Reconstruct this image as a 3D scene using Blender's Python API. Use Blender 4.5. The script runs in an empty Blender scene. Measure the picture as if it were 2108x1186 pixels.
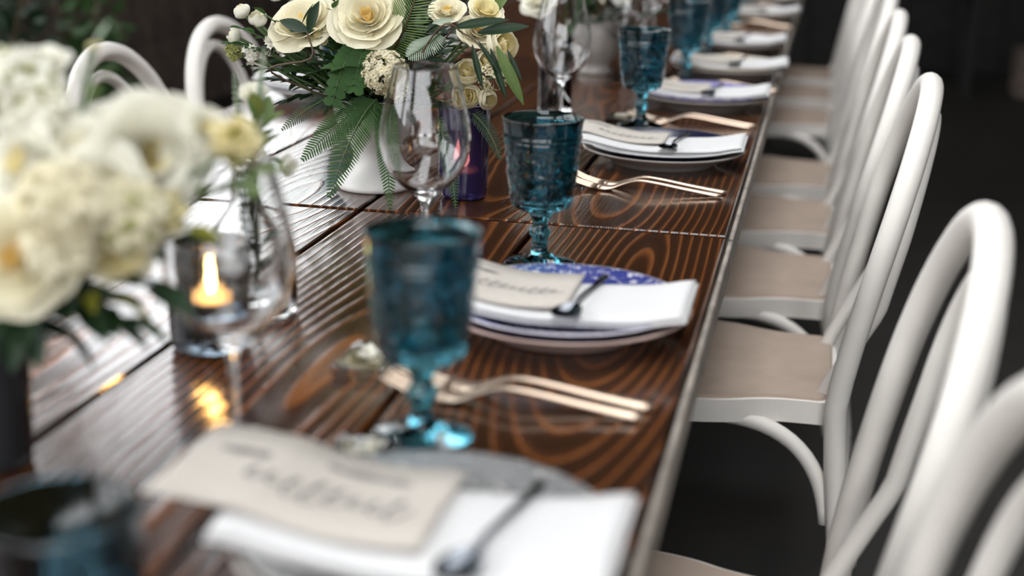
import bpy, math, random
from mathutils import Vector, Matrix
random.seed(7)
PI = math.pi
scene = bpy.context.scene
COL = scene.collection

# ------------------------------------------------------------------ camera
FPX, CX, CY = 2928.0, 1054.0, 593.0
ZT = 0.76                                   # table top height
CAM = Vector((0.0986, 0.0, 1.215))
ROT = Matrix(((0.97652649, 0.08202279, -0.19916897),
              (0.21423202, -0.27379429, 0.93762537),
              (0.02237532, -0.95828438, -0.28493929)))      # camera (right, down, forward) -> world
cd = bpy.data.cameras.new('camera')
cam = bpy.data.objects.new('camera', cd); COL.objects.link(cam)
cr, cdn, cf = ROT @ Vector((1, 0, 0)), ROT @ Vector((0, 1, 0)), ROT @ Vector((0, 0, 1))
M = Matrix((cr, -cdn, -cf)).transposed().to_4x4(); M.translation = CAM
cam.matrix_world = M
cd.sensor_fit = 'HORIZONTAL'; cd.sensor_width = 36.0; cd.lens = FPX / 2108.0 * 36.0
cd.clip_start = 0.05; cd.clip_end = 200
cd.dof.use_dof = True; cd.dof.focus_distance = 1.92; cd.dof.aperture_fstop = 2.3
scene.camera = cam

# ------------------------------------------------------------------ light and exposure
w = bpy.data.worlds.new('overcast_sky'); scene.world = w; w.use_nodes = True
bg = w.node_tree.nodes['Background']
bg.inputs[0].default_value = (0.95, 0.97, 1.0, 1); bg.inputs[1].default_value = 2.6
scene.view_settings.view_transform = 'Standard'; scene.view_settings.look = 'None'
scene.view_settings.exposure = 1.18; scene.view_settings.gamma = 1.0
scene.view_settings.use_curve_mapping = False
scene.cycles.use_denoising = True
scene.cycles.max_bounces = 14; scene.cycles.transmission_bounces = 14
scene.cycles.diffuse_bounces = 4; scene.cycles.glossy_bounces = 5; scene.cycles.transparent_max_bounces = 12
scene.cycles.sample_clamp_indirect = 6.0
scene.cycles.caustics_reflective = False; scene.cycles.caustics_refractive = False
scene.cycles.blur_glossy = 0.3

XL, XR, YB, YF, ZC = -3.0, 4.2, 9.5, -4.0, 3.7        # room
WIN_Z = (1.30, 3.25)
SKY = (-.55, .95, -2.2, 5.4)                            # roof light over the tables: x0, x1, y0, y1
WINS = [(-3.7, -1.0), (-0.6, 2.1), (2.5, 5.15), (5.4, 9.1)]
DOOR = (-2.2, 3.2, 3.1)                                # open barn door behind the camera: x0, x1, height
def portal(loc, rot, sx, sy):
    l = bpy.data.lights.new('daylight_portal', 'AREA'); l.shape = 'RECTANGLE'; l.size = sx; l.size_y = sy
    l.cycles.is_portal = True
    o = bpy.data.objects.new('daylight_portal', l); COL.objects.link(o); o.location = loc; o.rotation_euler = rot
for y0, y1 in WINS:
    portal((XL - .02, (y0 + y1) / 2, sum(WIN_Z) / 2), (0, -PI / 2, 0), WIN_Z[1] - WIN_Z[0], y1 - y0)
portal(((SKY[0] + SKY[1]) / 2, (SKY[2] + SKY[3]) / 2, ZC + .02), (0, 0, 0), SKY[1] - SKY[0], SKY[3] - SKY[2])
portal(((DOOR[0] + DOOR[1]) / 2, YF - .02, DOOR[2] / 2), (PI / 2, 0, 0), DOOR[1] - DOOR[0], DOOR[2])

# ------------------------------------------------------------------ pixels to places
def ray(px, py): return ROT @ Vector((px - CX, py - CY, FPX))
def P(px, py, z=ZT):
    d = ray(px, py); return CAM + d * ((z - CAM.z) / d.z)
def PY(px, py, Y):
    d = ray(px, py); return CAM + d * ((Y - CAM.y) / d.y)

# ------------------------------------------------------------------ helpers
class MB:
    def __init__(s): s.v = []; s.f = []
    def add(s, vs, fs):
        n = len(s.v); s.v += [tuple(p) for p in vs]; s.f += [tuple(i + n for i in q) for q in fs]; return s
    def box(s, c, d, rz=0):
        x, y, z = c; a, b, e = d[0] / 2, d[1] / 2, d[2] / 2; co, si = math.cos(rz), math.sin(rz)
        vs = [(x + i * a * co - j * b * si, y + i * a * si + j * b * co, z + k * e) for k in (-1, 1) for j in (-1, 1) for i in (-1, 1)]
        return s.add(vs, [(0, 2, 3, 1), (4, 5, 7, 6), (0, 1, 5, 4), (2, 6, 7, 3), (0, 4, 6, 2), (1, 3, 7, 5)])
    def bbox(s, c, d, b):                       # box with chamfered top and vertical edges
        x, y, z = c; a, e, h = d[0] / 2, d[1] / 2, d[2] / 2
        def ring(i, zz): 
            p, q = a - i, e - i
            return [(x - p + b, y - q, zz), (x + p - b, y - q, zz), (x + p, y - q + b, zz), (x + p, y + q - b, zz), (x + p - b, y + q, zz), (x - p + b, y + q, zz), (x - p, y + q - b, zz), (x - p, y - q + b, zz)]
        rs = [ring(0, z - h), ring(0, z + h - b), ring(b, z + h)]
        n = 8; vs = sum(rs, []); fs = [tuple(range(n))[::-1], tuple(range(2 * n, 3 * n))]
        for k in range(2):
            for i in range(n): fs.append((k * n + i, k * n + (i + 1) % n, (k + 1) * n + (i + 1) % n, (k + 1) * n + i))
        return s.add(vs, fs)
    def lathe(s, prof, seg=32, dr=None, c=(0, 0, 0)):
        n0 = len(s.v); rows = []
        for k, (r, z) in enumerate(prof):
            if r < 1e-6:
                rows.append([len(s.v)] * seg); s.v.append((c[0], c[1], c[2] + z))
            else:
                row = []
                for i in range(seg):
                    t = 2 * PI * i / seg; rr = r + (dr(k, t, z) if dr else 0)
                    row.append(len(s.v)); s.v.append((c[0] + rr * math.cos(t), c[1] + rr * math.sin(t), c[2] + z))
                rows.append(row)
        for a, b in zip(rows, rows[1:]):
            for i in range(seg):
                j = (i + 1) % seg; q = []
                for m in (a[i], a[j], b[j], b[i]):
                    if m not in q: q.append(m)
                if len(q) > 2: s.f.append(tuple(q))
        return s
    def tube(s, pts, rad, seg=10, cap=True, flat=None):
        pts = [Vector(p) for p in pts]; n = len(pts)
        if not hasattr(rad, '__len__'): rad = [rad] * n
        T = [(pts[min(i + 1, n - 1)] - pts[max(i - 1, 0)]).normalized() for i in range(n)]
        up = Vector((0, 0, 1)) if abs(T[0].z) < .9 else Vector((1, 0, 0))
        N = (up - T[0] * up.dot(T[0])).normalized(); b0 = len(s.v)
        for i in range(n):
            N = (N - T[i] * N.dot(T[i])).normalized(); B = T[i].cross(N)
            for k in range(seg):
                a = 2 * PI * k / seg; s.v.append(tuple(pts[i] + (N * math.cos(a) * (flat or 1) + B * math.sin(a)) * rad[i]))
        for i in range(n - 1):
            for k in range(seg):
                k2 = (k + 1) % seg; s.f.append((b0 + i * seg + k, b0 + i * seg + k2, b0 + (i + 1) * seg + k2, b0 + (i + 1) * seg + k))
        if cap:
            s.f.append(tuple(b0 + k for k in range(seg))[::-1]); s.f.append(tuple(b0 + (n - 1) * seg + k for k in range(seg)))
        return s
    def grid(s, fn, nu, nv):
        b = len(s.v)
        for j in range(nv + 1):
            for i in range(nu + 1): s.v.append(tuple(fn(i / nu, j / nv)))
        for j in range(nv):
            for i in range(nu):
                a = b + j * (nu + 1) + i; s.f.append((a, a + 1, a + nu + 2, a + nu + 1))
        return s
    def slab(s, fn, t, nu, nv):                 # a thick sheet: fn(u,v) is the lower surface, t(u,v) the thickness
        b = len(s.v); W = nu + 1
        for lay in (0, 1):
            for j in range(nv + 1):
                for i in range(nu + 1):
                    p = fn(i / nu, j / nv); s.v.append((p[0], p[1], p[2] + (t(i / nu, j / nv) if lay else 0)))
        L = W * (nv + 1)
        for j in range(nv):
            for i in range(nu):
                a = b + j * W + i; s.f.append((a, a + W, a + W + 1, a + 1)); s.f.append((L + a, L + a + 1, L + a + W + 1, L + a + W))
        edge = [j for j in range(W)] + [W * j + nu for j in range(1, nv + 1)] + [W * nv + i for i in range(nu - 1, -1, -1)] + [W * j for j in range(nv - 1, 0, -1)]
        for k in range(len(edge)):
            p, q = b + edge[k], b + edge[(k + 1) % len(edge)]; s.f.append((p, q, q + L, p + L))
        return s
    def ribbon(s, pts, ws, th):                 # flat bar swept in the xz plane, width along y
        b = len(s.v); n = len(pts)
        for i, (x, z) in enumerate(pts):
            x0, z0 = pts[max(i - 1, 0)]; x1, z1 = pts[min(i + 1, n - 1)]; l = math.hypot(x1 - x0, z1 - z0) or 1
            nx, nz = -(z1 - z0) / l * th / 2, (x1 - x0) / l * th / 2; w_ = ws[i] / 2
            s.v += [(x - nx, -w_, z - nz), (x - nx, w_, z - nz), (x + nx, w_ * .75, z + nz), (x + nx, -w_ * .75, z + nz)]
        for i in range(n - 1):
            for k in range(4):
                s.f.append((b + 4 * i + k, b + 4 * i + (k + 1) % 4, b + 4 * i + 4 + (k + 1) % 4, b + 4 * i + 4 + k))
        s.f += [(b + 3, b + 2, b + 1, b), (b + 4 * n - 4, b + 4 * n - 3, b + 4 * n - 2, b + 4 * n - 1)]
        return s
    def mesh(s, name, m, smooth=True, off=None):
        me = bpy.data.meshes.new(name)
        v = s.v if off is None else [(p[0] - off[0], p[1] - off[1], p[2] - off[2]) for p in s.v]
        me.from_pydata(v, [], s.f); me.materials.append(m)
        if smooth: me.polygons.foreach_set('use_smooth', [True] * len(me.polygons))
        me.update(); return me
    def build(s, name, m, parent=None, smooth=True, off=None):
        return link(name, s.mesh(name, m, smooth, off), parent)
def link(name, me, parent=None):
    o = bpy.data.objects.new(name, me); COL.objects.link(o)
    if parent: o.parent = parent
    return o
def tag(o, label, cat, group=None):
    o['label'] = label; o['category'] = cat
    if group: o['group'] = group
    return o
def thing(name, label, cat, loc=(0, 0, 0), rz=0, group=None):
    o = bpy.data.objects.new(name, None); COL.objects.link(o); o.location = loc; o.rotation_euler = (0, 0, rz); o.empty_display_size = .02
    return tag(o, label, cat, group)
def dup(root, loc, rz=0, label=None, sub=None):
    def cp(o, par):
        c = o.copy(); COL.objects.link(c); c.parent = par
        if sub and o.type == 'MESH' and o.data.materials[0].name in sub:
            c.data = o.data.copy(); c.data.materials[0] = sub[o.data.materials[0].name]
        for ch in o.children: cp(ch, c)
        return c
    r = cp(root, None); r.location = loc; r.rotation_euler = (0, 0, rz)
    if label: r['label'] = label
    return r
def struct(o): o['kind'] = 'structure'; return o
def stuff(o): o['kind'] = 'stuff'; return o
def bez(p0, p1, p2, n):
    p0, p1, p2 = Vector(p0), Vector(p1), Vector(p2)
    return [p0 * (1 - t) ** 2 + p1 * 2 * t * (1 - t) + p2 * t * t for t in (i / n for i in range(n + 1))]
def catmull(pts, per=6):
    pts = [Vector(p) for p in pts]; q = [pts[0] * 2 - pts[1]] + pts + [pts[-1] * 2 - pts[-2]]; out = []
    for i in range(1, len(q) - 2):
        a, b, c, d = q[i - 1:i + 3]
        for k in range(per):
            t = k / per
            out.append(.5 * ((2 * b) + (c - a) * t + (2 * a - 5 * b + 4 * c - d) * t * t + (3 * b - a - 3 * c + d) * t ** 3))
    out.append(pts[-1]); return out
def aim(d, up=(0, 0, 1), spin=0.0):             # rotation whose +z points along d
    return Vector(d).normalized().to_track_quat('Z', 'Y').to_matrix().to_4x4() @ Matrix.Rotation(spin, 4, 'Z')

# ------------------------------------------------------------------ materials
def sock(n, *names):
    for a in names:
        if a in n.inputs: return n.inputs[a]
def mat(name, col, rough=.5, metal=0, trans=0, ior=1.45, spec=None, var=0, scale=60, bump=0, sss=0, emit=None, coat=0):
    m = bpy.data.materials.new(name); m.use_nodes = True; nt = m.node_tree; b = nt.nodes['Principled BSDF']
    b.inputs['Base Color'].default_value = (*col, 1); b.inputs['Roughness'].default_value = rough; b.inputs['Metallic'].default_value = metal
    b.inputs['IOR'].default_value = ior; b.inputs['Transmission Weight'].default_value = trans
    if coat: b.inputs['Coat Weight'].default_value = coat; b.inputs['Coat Roughness'].default_value = .08
    if spec is not None: b.inputs['Specular IOR Level'].default_value = spec
    if emit: b.inputs['Emission Color'].default_value = (*emit[0], 1); b.inputs['Emission Strength'].default_value = emit[1]
    if sss: b.inputs['Subsurface Weight'].default_value = sss; b.inputs['Subsurface Radius'].default_value = (.004, .003, .002)
    if var or bump:
        tc = nt.nodes.new('ShaderNodeTexCoord'); no = nt.nodes.new('ShaderNodeTexNoise'); no.inputs['Scale'].default_value = scale; no.inputs['Detail'].default_value = 4
        nt.links.new(tc.outputs['Object'], no.inputs['Vector'])
        if var:
            r = nt.nodes.new('ShaderNodeValToRGB'); r.color_ramp.elements[0].position = .3; r.color_ramp.elements[1].position = .7
            r.color_ramp.elements[0].color = (*[c * (1 - var) for c in col], 1); r.color_ramp.elements[1].color = (*[min(1, c * (1 + var)) for c in col], 1)
            nt.links.new(no.outputs['Fac'], r.inputs[0]); nt.links.new(r.outputs[0], b.inputs['Base Color'])
        if bump:
            bp = nt.nodes.new('ShaderNodeBump'); bp.inputs['Strength'].default_value = bump; bp.inputs['Distance'].default_value = .002
            nt.links.new(no.outputs['Fac'], bp.inputs['Height']); nt.links.new(bp.outputs[0], b.inputs['Normal'])
    return m
def leafmat(name, col, tl=.35, rough=.45):      # leaf or petal: diffuse + gloss with some light passing through
    m = mat(name, col, rough, var=.18, scale=40); nt = m.node_tree; b = nt.nodes['Principled BSDF']; out = nt.nodes['Material Output']
    t = nt.nodes.new('ShaderNodeBsdfTranslucent'); t.inputs[0].default_value = (*[min(1, c * 1.1) for c in col], 1)
    mx = nt.nodes.new('ShaderNodeMixShader'); mx.inputs[0].default_value = tl
    nt.links.new(b.outputs[0], mx.inputs[1]); nt.links.new(t.outputs[0], mx.inputs[2]); nt.links.new(mx.outputs[0], out.inputs['Surface'])
    return m
def nd(nt, t, **kw):
    n = nt.nodes.new(t)
    for k, v in kw.items():
        if k == 'op': n.operation = v
        else: n.inputs[int(k[1:])].default_value = v
    return n
def math_(nt, op, a, b=None):
    n = nt.nodes.new('ShaderNodeMath'); n.operation = op
    for i, x in enumerate((a, b)):
        if x is None: continue
        if isinstance(x, (int, float)): n.inputs[i].default_value = x
        else: nt.links.new(x, n.inputs[i])
    return n.outputs[0]
def ramp(nt, fac, stops):
    r = nt.nodes.new('ShaderNodeValToRGB'); e = r.color_ramp.elements
    while len(e) < len(stops): e.new(.5)
    for el, (p, c) in zip(e, stops): el.position = p; el.color = (*c, 1)
    nt.links.new(fac, r.inputs[0]); return r.outputs[0]
def wood_mat():
    m = bpy.data.materials.new('stained_pine'); m.use_nodes = True; nt = m.node_tree; b = nt.nodes['Principled BSDF']; L = nt.links
    tc = nt.nodes.new('ShaderNodeTexCoord'); oi = nt.nodes.new('ShaderNodeObjectInfo'); sx = nt.nodes.new('ShaderNodeSeparateXYZ'); L.new(tc.outputs['Object'], sx.inputs[0])
    rnd = math_(nt, 'MULTIPLY', oi.outputs['Random'], 37.0)
    def noise(sxv, syv, scale=1.0, det=2, z=None):
        cb = nt.nodes.new('ShaderNodeCombineXYZ')
        L.new(math_(nt, 'MULTIPLY', sx.outputs[0], sxv), cb.inputs[0]); L.new(math_(nt, 'MULTIPLY', sx.outputs[1], syv), cb.inputs[1]); L.new(rnd, cb.inputs[2])
        n = nt.nodes.new('ShaderNodeTexNoise'); n.inputs['Scale'].default_value = scale; n.inputs['Detail'].default_value = det; L.new(cb.outputs[0], n.inputs['Vector']); return n.outputs['Fac']
    dep = math_(nt, 'ADD', math_(nt, 'MULTIPLY', math_(nt, 'SUBTRACT', noise(.25, 1.0, det=1), .5), .20), .062)     # depth of the pith below the face, wandering along the board
    wob = math_(nt, 'MULTIPLY', math_(nt, 'SUBTRACT', noise(5, 1.6, det=3), .5), .016)
    x0 = math_(nt, 'ADD', sx.outputs[0], math_(nt, 'MULTIPLY', math_(nt, 'SUBTRACT', oi.outputs['Random'], .5), .12))
    r = math_(nt, 'SQRT', math_(nt, 'ADD', math_(nt, 'MULTIPLY', x0, x0), math_(nt, 'MULTIPLY', dep, dep)))
    r = math_(nt, 'ADD', r, wob)
    rings = math_(nt, 'FRACT', math_(nt, 'MULTIPLY', r, 1 / .0105))
    fib = noise(420, 9, det=2); blot = noise(9, 2.5, det=3)
    line = ramp(nt, rings, [(0, (.22, .22, .22)), (.30, (.08, .08, .08)), (.62, (.20, .20, .20)), (.86, (.95, .95, .95)), (.95, (.7, .7, .7)), (1, (.22, .22, .22))])
    k = math_(nt, 'MULTIPLY', line, math_(nt, 'ADD', math_(nt, 'MULTIPLY', fib, .5), .62))
    k = math_(nt, 'MULTIPLY', k, math_(nt, 'ADD', blot, .28))
    col = ramp(nt, k, [(0, (.026, .0110, .0056)), (.25, (.060, .0220, .0088)), (.55, (.150, .050, .0140)), (1, (.29, .105, .029))])
    L.new(col, b.inputs['Base Color'])
    rr = math_(nt, 'ADD', math_(nt, 'MULTIPLY', blot, .10), .085); L.new(rr, b.inputs['Roughness'])
    b.inputs['Specular IOR Level'].default_value = .7
    bp = nt.nodes.new('ShaderNodeBump'); bp.inputs['Strength'].default_value = .35; bp.inputs['Distance'].default_value = .0012
    L.new(math_(nt, 'ADD', math_(nt, 'MULTIPLY', line, .8), math_(nt, 'MULTIPLY', fib, .5)), bp.inputs['Height']); L.new(bp.outputs[0], b.inputs['Normal'])
    return m
def plate_mat(name, white, blue, density, band, rim=None):
    m = bpy.data.materials.new(name); m.use_nodes = True; nt = m.node_tree; b = nt.nodes['Principled BSDF']; L = nt.links
    tc = nt.nodes.new('ShaderNodeTexCoord'); sx = nt.nodes.new('ShaderNodeSeparateXYZ'); L.new(tc.outputs['Object'], sx.inputs[0])
    r = math_(nt, 'SQRT', math_(nt, 'ADD', math_(nt, 'MULTIPLY', sx.outputs[0], sx.outputs[0]), math_(nt, 'MULTIPLY', sx.outputs[1], sx.outputs[1])))
    ang = math_(nt, 'ARCTAN2', sx.outputs[1], sx.outputs[0])
    vo = nt.nodes.new('ShaderNodeTexVoronoi'); vo.inputs['Scale'].default_value = 330; L.new(tc.outputs['Object'], vo.inputs['Vector'])
    no = nt.nodes.new('ShaderNodeTexNoise'); no.inputs['Scale'].default_value = 130; no.inputs['Detail'].default_value = 5; L.new(tc.outputs['Object'], no.inputs['Vector'])
    scal = math_(nt, 'MULTIPLY', math_(nt, 'SINE', math_(nt, 'MULTIPLY', ang, 24)), math_(nt, 'SINE', math_(nt, 'MULTIPLY', r, 420)))
    pat = math_(nt, 'ADD', math_(nt, 'ADD', math_(nt, 'MULTIPLY', vo.outputs['Distance'], .45), no.outputs['Fac']), math_(nt, 'MULTIPLY', scal, .12))
    zone = ramp(nt, math_(nt, 'MULTIPLY', r, 7.0), [(0, (.25, .25, .25)), (.47, (.2, .2, .2)), (.50, (band,) * 3), (.68, (band,) * 3), (.71, (density,) * 3), (.86, (density,) * 3), (.875, (0, 0, 0)), (1, (0, 0, 0))])
    k = math_(nt, 'ADD', pat, math_(nt, 'SUBTRACT', zone, .55))
    col = ramp(nt, k, [(.30, white), (.46, tuple(w_ * .6 + c * .4 for w_, c in zip(white, blue))), (.62, blue)])
    if rim:
        mx = nt.nodes.new('ShaderNodeMix'); mx.data_type = 'RGBA'
        L.new(ramp(nt, math_(nt, 'MULTIPLY', r, 7.0), [(.855, (0, 0, 0)), (.865, (1, 1, 1))]), mx.inputs[0]); L.new(col, mx.inputs[6]); mx.inputs[7].default_value = (*rim, 1); col = mx.outputs[2]
    L.new(col, b.inputs['Base Color']); b.inputs['Roughness'].default_value = .18; return m

WOOD = wood_mat()
EDGE = mat('weathered_edge', (.30, .26, .22), .6, var=.35, scale=30, bump=.3)
DARKWOOD = mat('dark_barn_wood', (.115, .085, .068), .8, var=.5, scale=14, bump=.5)
BLACKWOOD = mat('black_barn_wood', (.010, .009, .008), .9, var=.4, scale=10)
FLOORM = mat('dark_floor', (.0125, .0105, .0085), .62, var=.35, scale=5, bump=.15)
WHITE = mat('white_painted_wood', (.78, .735, .68), .42, var=.035, scale=18)
SEATM = mat('tan_seat', (.37, .285, .225), .7, var=.10, scale=12, bump=.1)
TEAL = mat('teal_glass', (.075, .30, .39), .04, trans=1, ior=1.5)
COBALT = mat('dark_blue_glass', (.10, .25, .33), .08, trans=1, ior=1.5)
GREYBLUE = mat('grey_blue_glass', (.36, .45, .54), .10, trans=1, ior=1.5)
PURPLE = mat('violet_mercury_glass', (.035, .025, .10), .12, trans=.35, ior=1.5)
GLASS = mat('clear_glass', (.985, .99, .99), .0, trans=1, ior=1.47)
ACRYL = mat('clear_acrylic', (.97, .97, .96), .03, trans=1, ior=1.45)
WATERM = mat('water', (.96, .98, .97), .0, trans=1, ior=1.33)
GOLD = mat('champagne_metal', (.66, .51, .39), .34, metal=1)
SILVER = mat('dark_silver', (.13, .14, .155), .14, metal=1)
LINEN = mat('white_linen', (.66, .65, .64), .85, var=.03, scale=300, bump=.25)
PAPER = mat('cream_paper', (.52, .475, .42), .8, var=.03, scale=120)
INK = mat('grey_ink', (.16, .145, .14), .8)
CERAMIC = mat('white_ceramic', (.78, .765, .73), .35, var=.02, scale=20)
STONE = mat('grey_ceramic', (.40, .37, .34), .45, var=.15, scale=25)
SMOKE = mat('smoky_glass', (.035, .040, .045), .15, trans=.25, ior=1.5)
WAX = mat('candle_wax', (.85, .72, .55), .5, sss=.3)
FLAME = mat('candle_flame', (1, .6, .25), .5, emit=((1.0, .42, .10), 85))
WHITE_P = leafmat('white_petal', (.86, .835, .73), .25, .6)
CREAM_P = leafmat('cream_petal', (.84, .79, .60), .25, .6)
YELL_P = leafmat('yellow_heart_petal', (.86, .68, .30), .3, .6)
PALE_P = leafmat('pale_yellow_petal', (.83, .74, .42), .3, .6)
FLOR = leafmat('cream_floret', (.78, .72, .52), .2, .6)
BUDG = leafmat('green_bud', (.38, .40, .12), .25)
GRN = leafmat('mid_green_leaf', (.035, .095, .020), .22, .5)
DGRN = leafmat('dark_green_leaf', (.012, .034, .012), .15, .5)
LGRN = leafmat('light_green_leaf', (.13, .20, .055), .25, .55)
SGRN = leafmat('sage_leaf', (.33, .40, .30), .2, .5)
FERN = leafmat('fern_green', (.024, .085, .008), .22, .65)
YGRN = leafmat('yellow_green_leaf', (.30, .30, .035), .35, .5)
STEMM = mat('stem_green', (.07, .12, .04), .5)
STEMB = mat('brown_stem', (.10, .065, .04), .6)
TRUNK = mat('tree_bark', (.06, .045, .035), .9)
GROUNDM = mat('outdoor_ground', (.10, .12, .06), .95, var=.4, scale=1.2)

# ------------------------------------------------------------------ the room
struct(MB().box(((XL + XR) / 2, (YB + YF) / 2, -.05), (XR - XL + .4, YB - YF + .4, .1)).build('floor', FLOORM, None, False))
struct(MB().box((0, 2.5, -.16), (90, 90, .1)).build('ground_outside', GROUNDM, None, False))
ce = MB(); cx0, cx1, cy0, cy1 = XL - .2, XR + .2, YF - .2, YB + .2
for (a0, a1, b0, b1) in ((cx0, SKY[0], cy0, cy1), (SKY[1], cx1, cy0, cy1), (SKY[0], SKY[1], cy0, SKY[2]), (SKY[0], SKY[1], SKY[3], cy1)):
    ce.box(((a0 + a1) / 2, (b0 + b1) / 2, ZC + .06), (a1 - a0, b1 - b0, .12))
struct(ce.build('ceiling', BLACKWOOD, None, False))
sk = MB()
for k in range(1, 6): yk = SKY[2] + (SKY[3] - SKY[2]) * k / 6; sk.box(((SKY[0] + SKY[1]) / 2, yk, ZC + .06), (SKY[1] - SKY[0], .07, .1))
struct(sk.build('window_5', BLACKWOOD, None, False))
struct(MB().box((XR + .1, (YB + YF) / 2, ZC / 2), (.2, YB - YF + .4, ZC)).build('wall_right', BLACKWOOD, None, False))
wb = struct(MB().box(((XL + XR) / 2, YB + .12, ZC / 2), (XR - XL + .4, .16, ZC)).build('wall_back', BLACKWOOD, None, False))
me = MB().box((0, 0, 0), (.285, .03, ZC - .02)).mesh('plank', BLACKWOOD, False)
x = XL + .16
while x < XR - .1:
    o = link('plank', me, wb); o.location = (x, YB + .025 + random.uniform(-.004, .004), ZC / 2); x += .30
wl = MB()                                            # left wall: sill wall, lintel and posts between the openings
wl.box((XL - .1, (YB + YF) / 2, WIN_Z[0] / 2), (.12, YB - YF + .4, WIN_Z[0]))
wl.box((XL - .1, (YB + YF) / 2, (WIN_Z[1] + ZC) / 2), (.12, YB - YF + .4, ZC - WIN_Z[1]))
ys = [YF - .2] + [v for p in WINS for v in p] + [YB + .2]
for a, b in zip(ys[::2], ys[1::2]): wl.box((XL - .1, (a + b) / 2, sum(WIN_Z) / 2), (.12, b - a, WIN_Z[1] - WIN_Z[0]))
wl = struct(wl.build('wall_left', DARKWOOD, None, False))
me = [MB().bbox((0, 0, 0), (.03, wd, WIN_Z[0]), .004).mesh('plank', DARKWOOD, False) for wd in (.19, .225, .255)]
y = YF + .1; i = 0
while y < YB - .05:
    k = (i * 7 + i // 3) % 3; wd = (.19, .225, .255)[k]
    o = link('plank', me[k], wl); o.location = (XL - .02 + random.uniform(-.006, .006), y + wd / 2, WIN_Z[0] / 2); y += wd + .012; i += 1
for n, (y0, y1) in enumerate(WINS):
    fr = MB()
    for yy in (y0 + .03, y1 - .03): fr.box((XL - .1, yy, sum(WIN_Z) / 2), (.09, .06, WIN_Z[1] - WIN_Z[0]))
    for zz in (WIN_Z[0] + .03, WIN_Z[1] - .03): fr.box((XL - .1, (y0 + y1) / 2, zz), (.09, y1 - y0 - .12, .06))
    wn = struct(fr.build('window_%d' % (n + 1), BLACKWOOD, None, False))
    MB().box((XL - .1, (y0 + y1) / 2, sum(WIN_Z) / 2), (.05, .05, WIN_Z[1] - WIN_Z[0] - .12)).build('mullion', BLACKWOOD, wn, False)
wf = MB()
wf.box(((XL + DOOR[0]) / 2 - .1, YF - .1, ZC / 2), (DOOR[0] - XL + .2, .16, ZC)); wf.box(((XR + DOOR[1]) / 2 + .1, YF - .1, ZC / 2), (XR - DOOR[1] + .2, .16, ZC))
wf.box(((DOOR[0] + DOOR[1]) / 2, YF - .1, (DOOR[2] + ZC) / 2), (DOOR[1] - DOOR[0], .16, ZC - DOOR[2]))
struct(wf.build('wall_front', DARKWOOD, None, False))

def tree(loc, h, r, label, n=420):
    t = thing('tree', label, 'tree', loc, 0, 'trees outside the window wall')
    MB().tube([(0, 0, -.1), (.05, .02, h * .35), (-.03, .05, h * .75)], [.16, .12, .05], 8).build('trunk', TRUNK, t)
    b = MB()
    for _ in range(n):
        d = Vector((random.gauss(0, 1), random.gauss(0, 1), random.gauss(0, 1))).normalized() * random.uniform(.35, 1) ** .5
        c = Vector((d.x * r, d.y * r, h * .68 + d.z * h * .36)); a = Vector((random.gauss(0, 1), random.gauss(0, 1), random.gauss(0, .6))).normalized()
        e = a.orthogonal().normalized(); s_ = random.uniform(.10, .22)
        b.add([c - a * s_, c + e * s_ * .5, c + a * s_, c - e * s_ * .5], [(0, 1, 2, 3)])
    stuff(b.build('foliage', GRN, t, False))
for (tx, ty, h, r) in [(-6.2, 3.6, 4.6, 1.2), (-7.4, 6.6, 5.2, 1.3), (-7.8, 12.2, 5.0, 1.25), (-8.6, 9.4, 6.0, 1.5), (-5.4, 16.5, 5.5, 1.4)]:
    tree((tx, ty, -.11), h, r, 'leafy tree outside the openings of the plank wall')

# ------------------------------------------------------------------ tables
TW, PLW, TH = 1.0, .25, .042
JOINT = 1.805; TLEN = 2.44
def table(y0, y1, dz, label):
    t = thing('farm_table', label, 'table', (-.5, (y0 + y1) / 2, 0), 0, 'farm tables set end to end')
    ly = y1 - y0
    for k in range(4):
        bm = MB(); wd = PLW - .007; b = .002
        x0 = -.5 + PLW * k + .0035; hw, hl = wd / 2, ly / 2 - .004
        def ring(i, z): return [(-hw + i, -hl + i, z), (hw - i, -hl + i, z), (hw - i, hl - i, z), (-hw + i, hl - i, z)]
        vs = ring(0, -TH) + ring(0, -b) + ring(b, 0); n = len(vs)
        fs = [(3, 2, 1, 0), (8, 9, 10, 11)] + [(4 * q + i, 4 * q + (i + 1) % 4, 4 * q + 4 + (i + 1) % 4, 4 * q + 4 + i) for q in range(2) for i in range(4)]
        bm.add(vs, fs); o = bm.build('plank', WOOD, t, False); o.location = (x0 + hw, 0, ZT + dz)
    for s in (-1, 1):
        MB().bbox((s * .5035, 0, ZT - .001 + dz - TH / 2), (.006, ly - .012, TH - .004), .0015).build('edge_strip', EDGE, t, False)
        MB().box((s * .40, 0, ZT - TH - .045), (.025, ly - .30, .08)).build('apron', BLACKWOOD, t, False)
    for s in (-1, 1):
        for e in (-1, 1): MB().bbox((s * .36, e * (ly / 2 - .16), (ZT - TH - .002) / 2), (.075, .075, ZT - TH - .002), .004).build('leg', BLACKWOOD, t, False)
        MB().box((0, s * (ly / 2 - .16), ZT - TH - .045), (.64, .05, .08)).build('cross_rail', BLACKWOOD, t, False)
table(JOINT - TLEN, JOINT, -.001, 'dark stained plank farm table carrying the front bouquet and clear bottle')
table(JOINT, JOINT + TLEN, .0, 'dark stained plank farm table carrying the white footed vase of roses')
table(JOINT + TLEN, JOINT + 2 * TLEN, -.001, 'far dark stained plank farm table at the end of the row')

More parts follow.
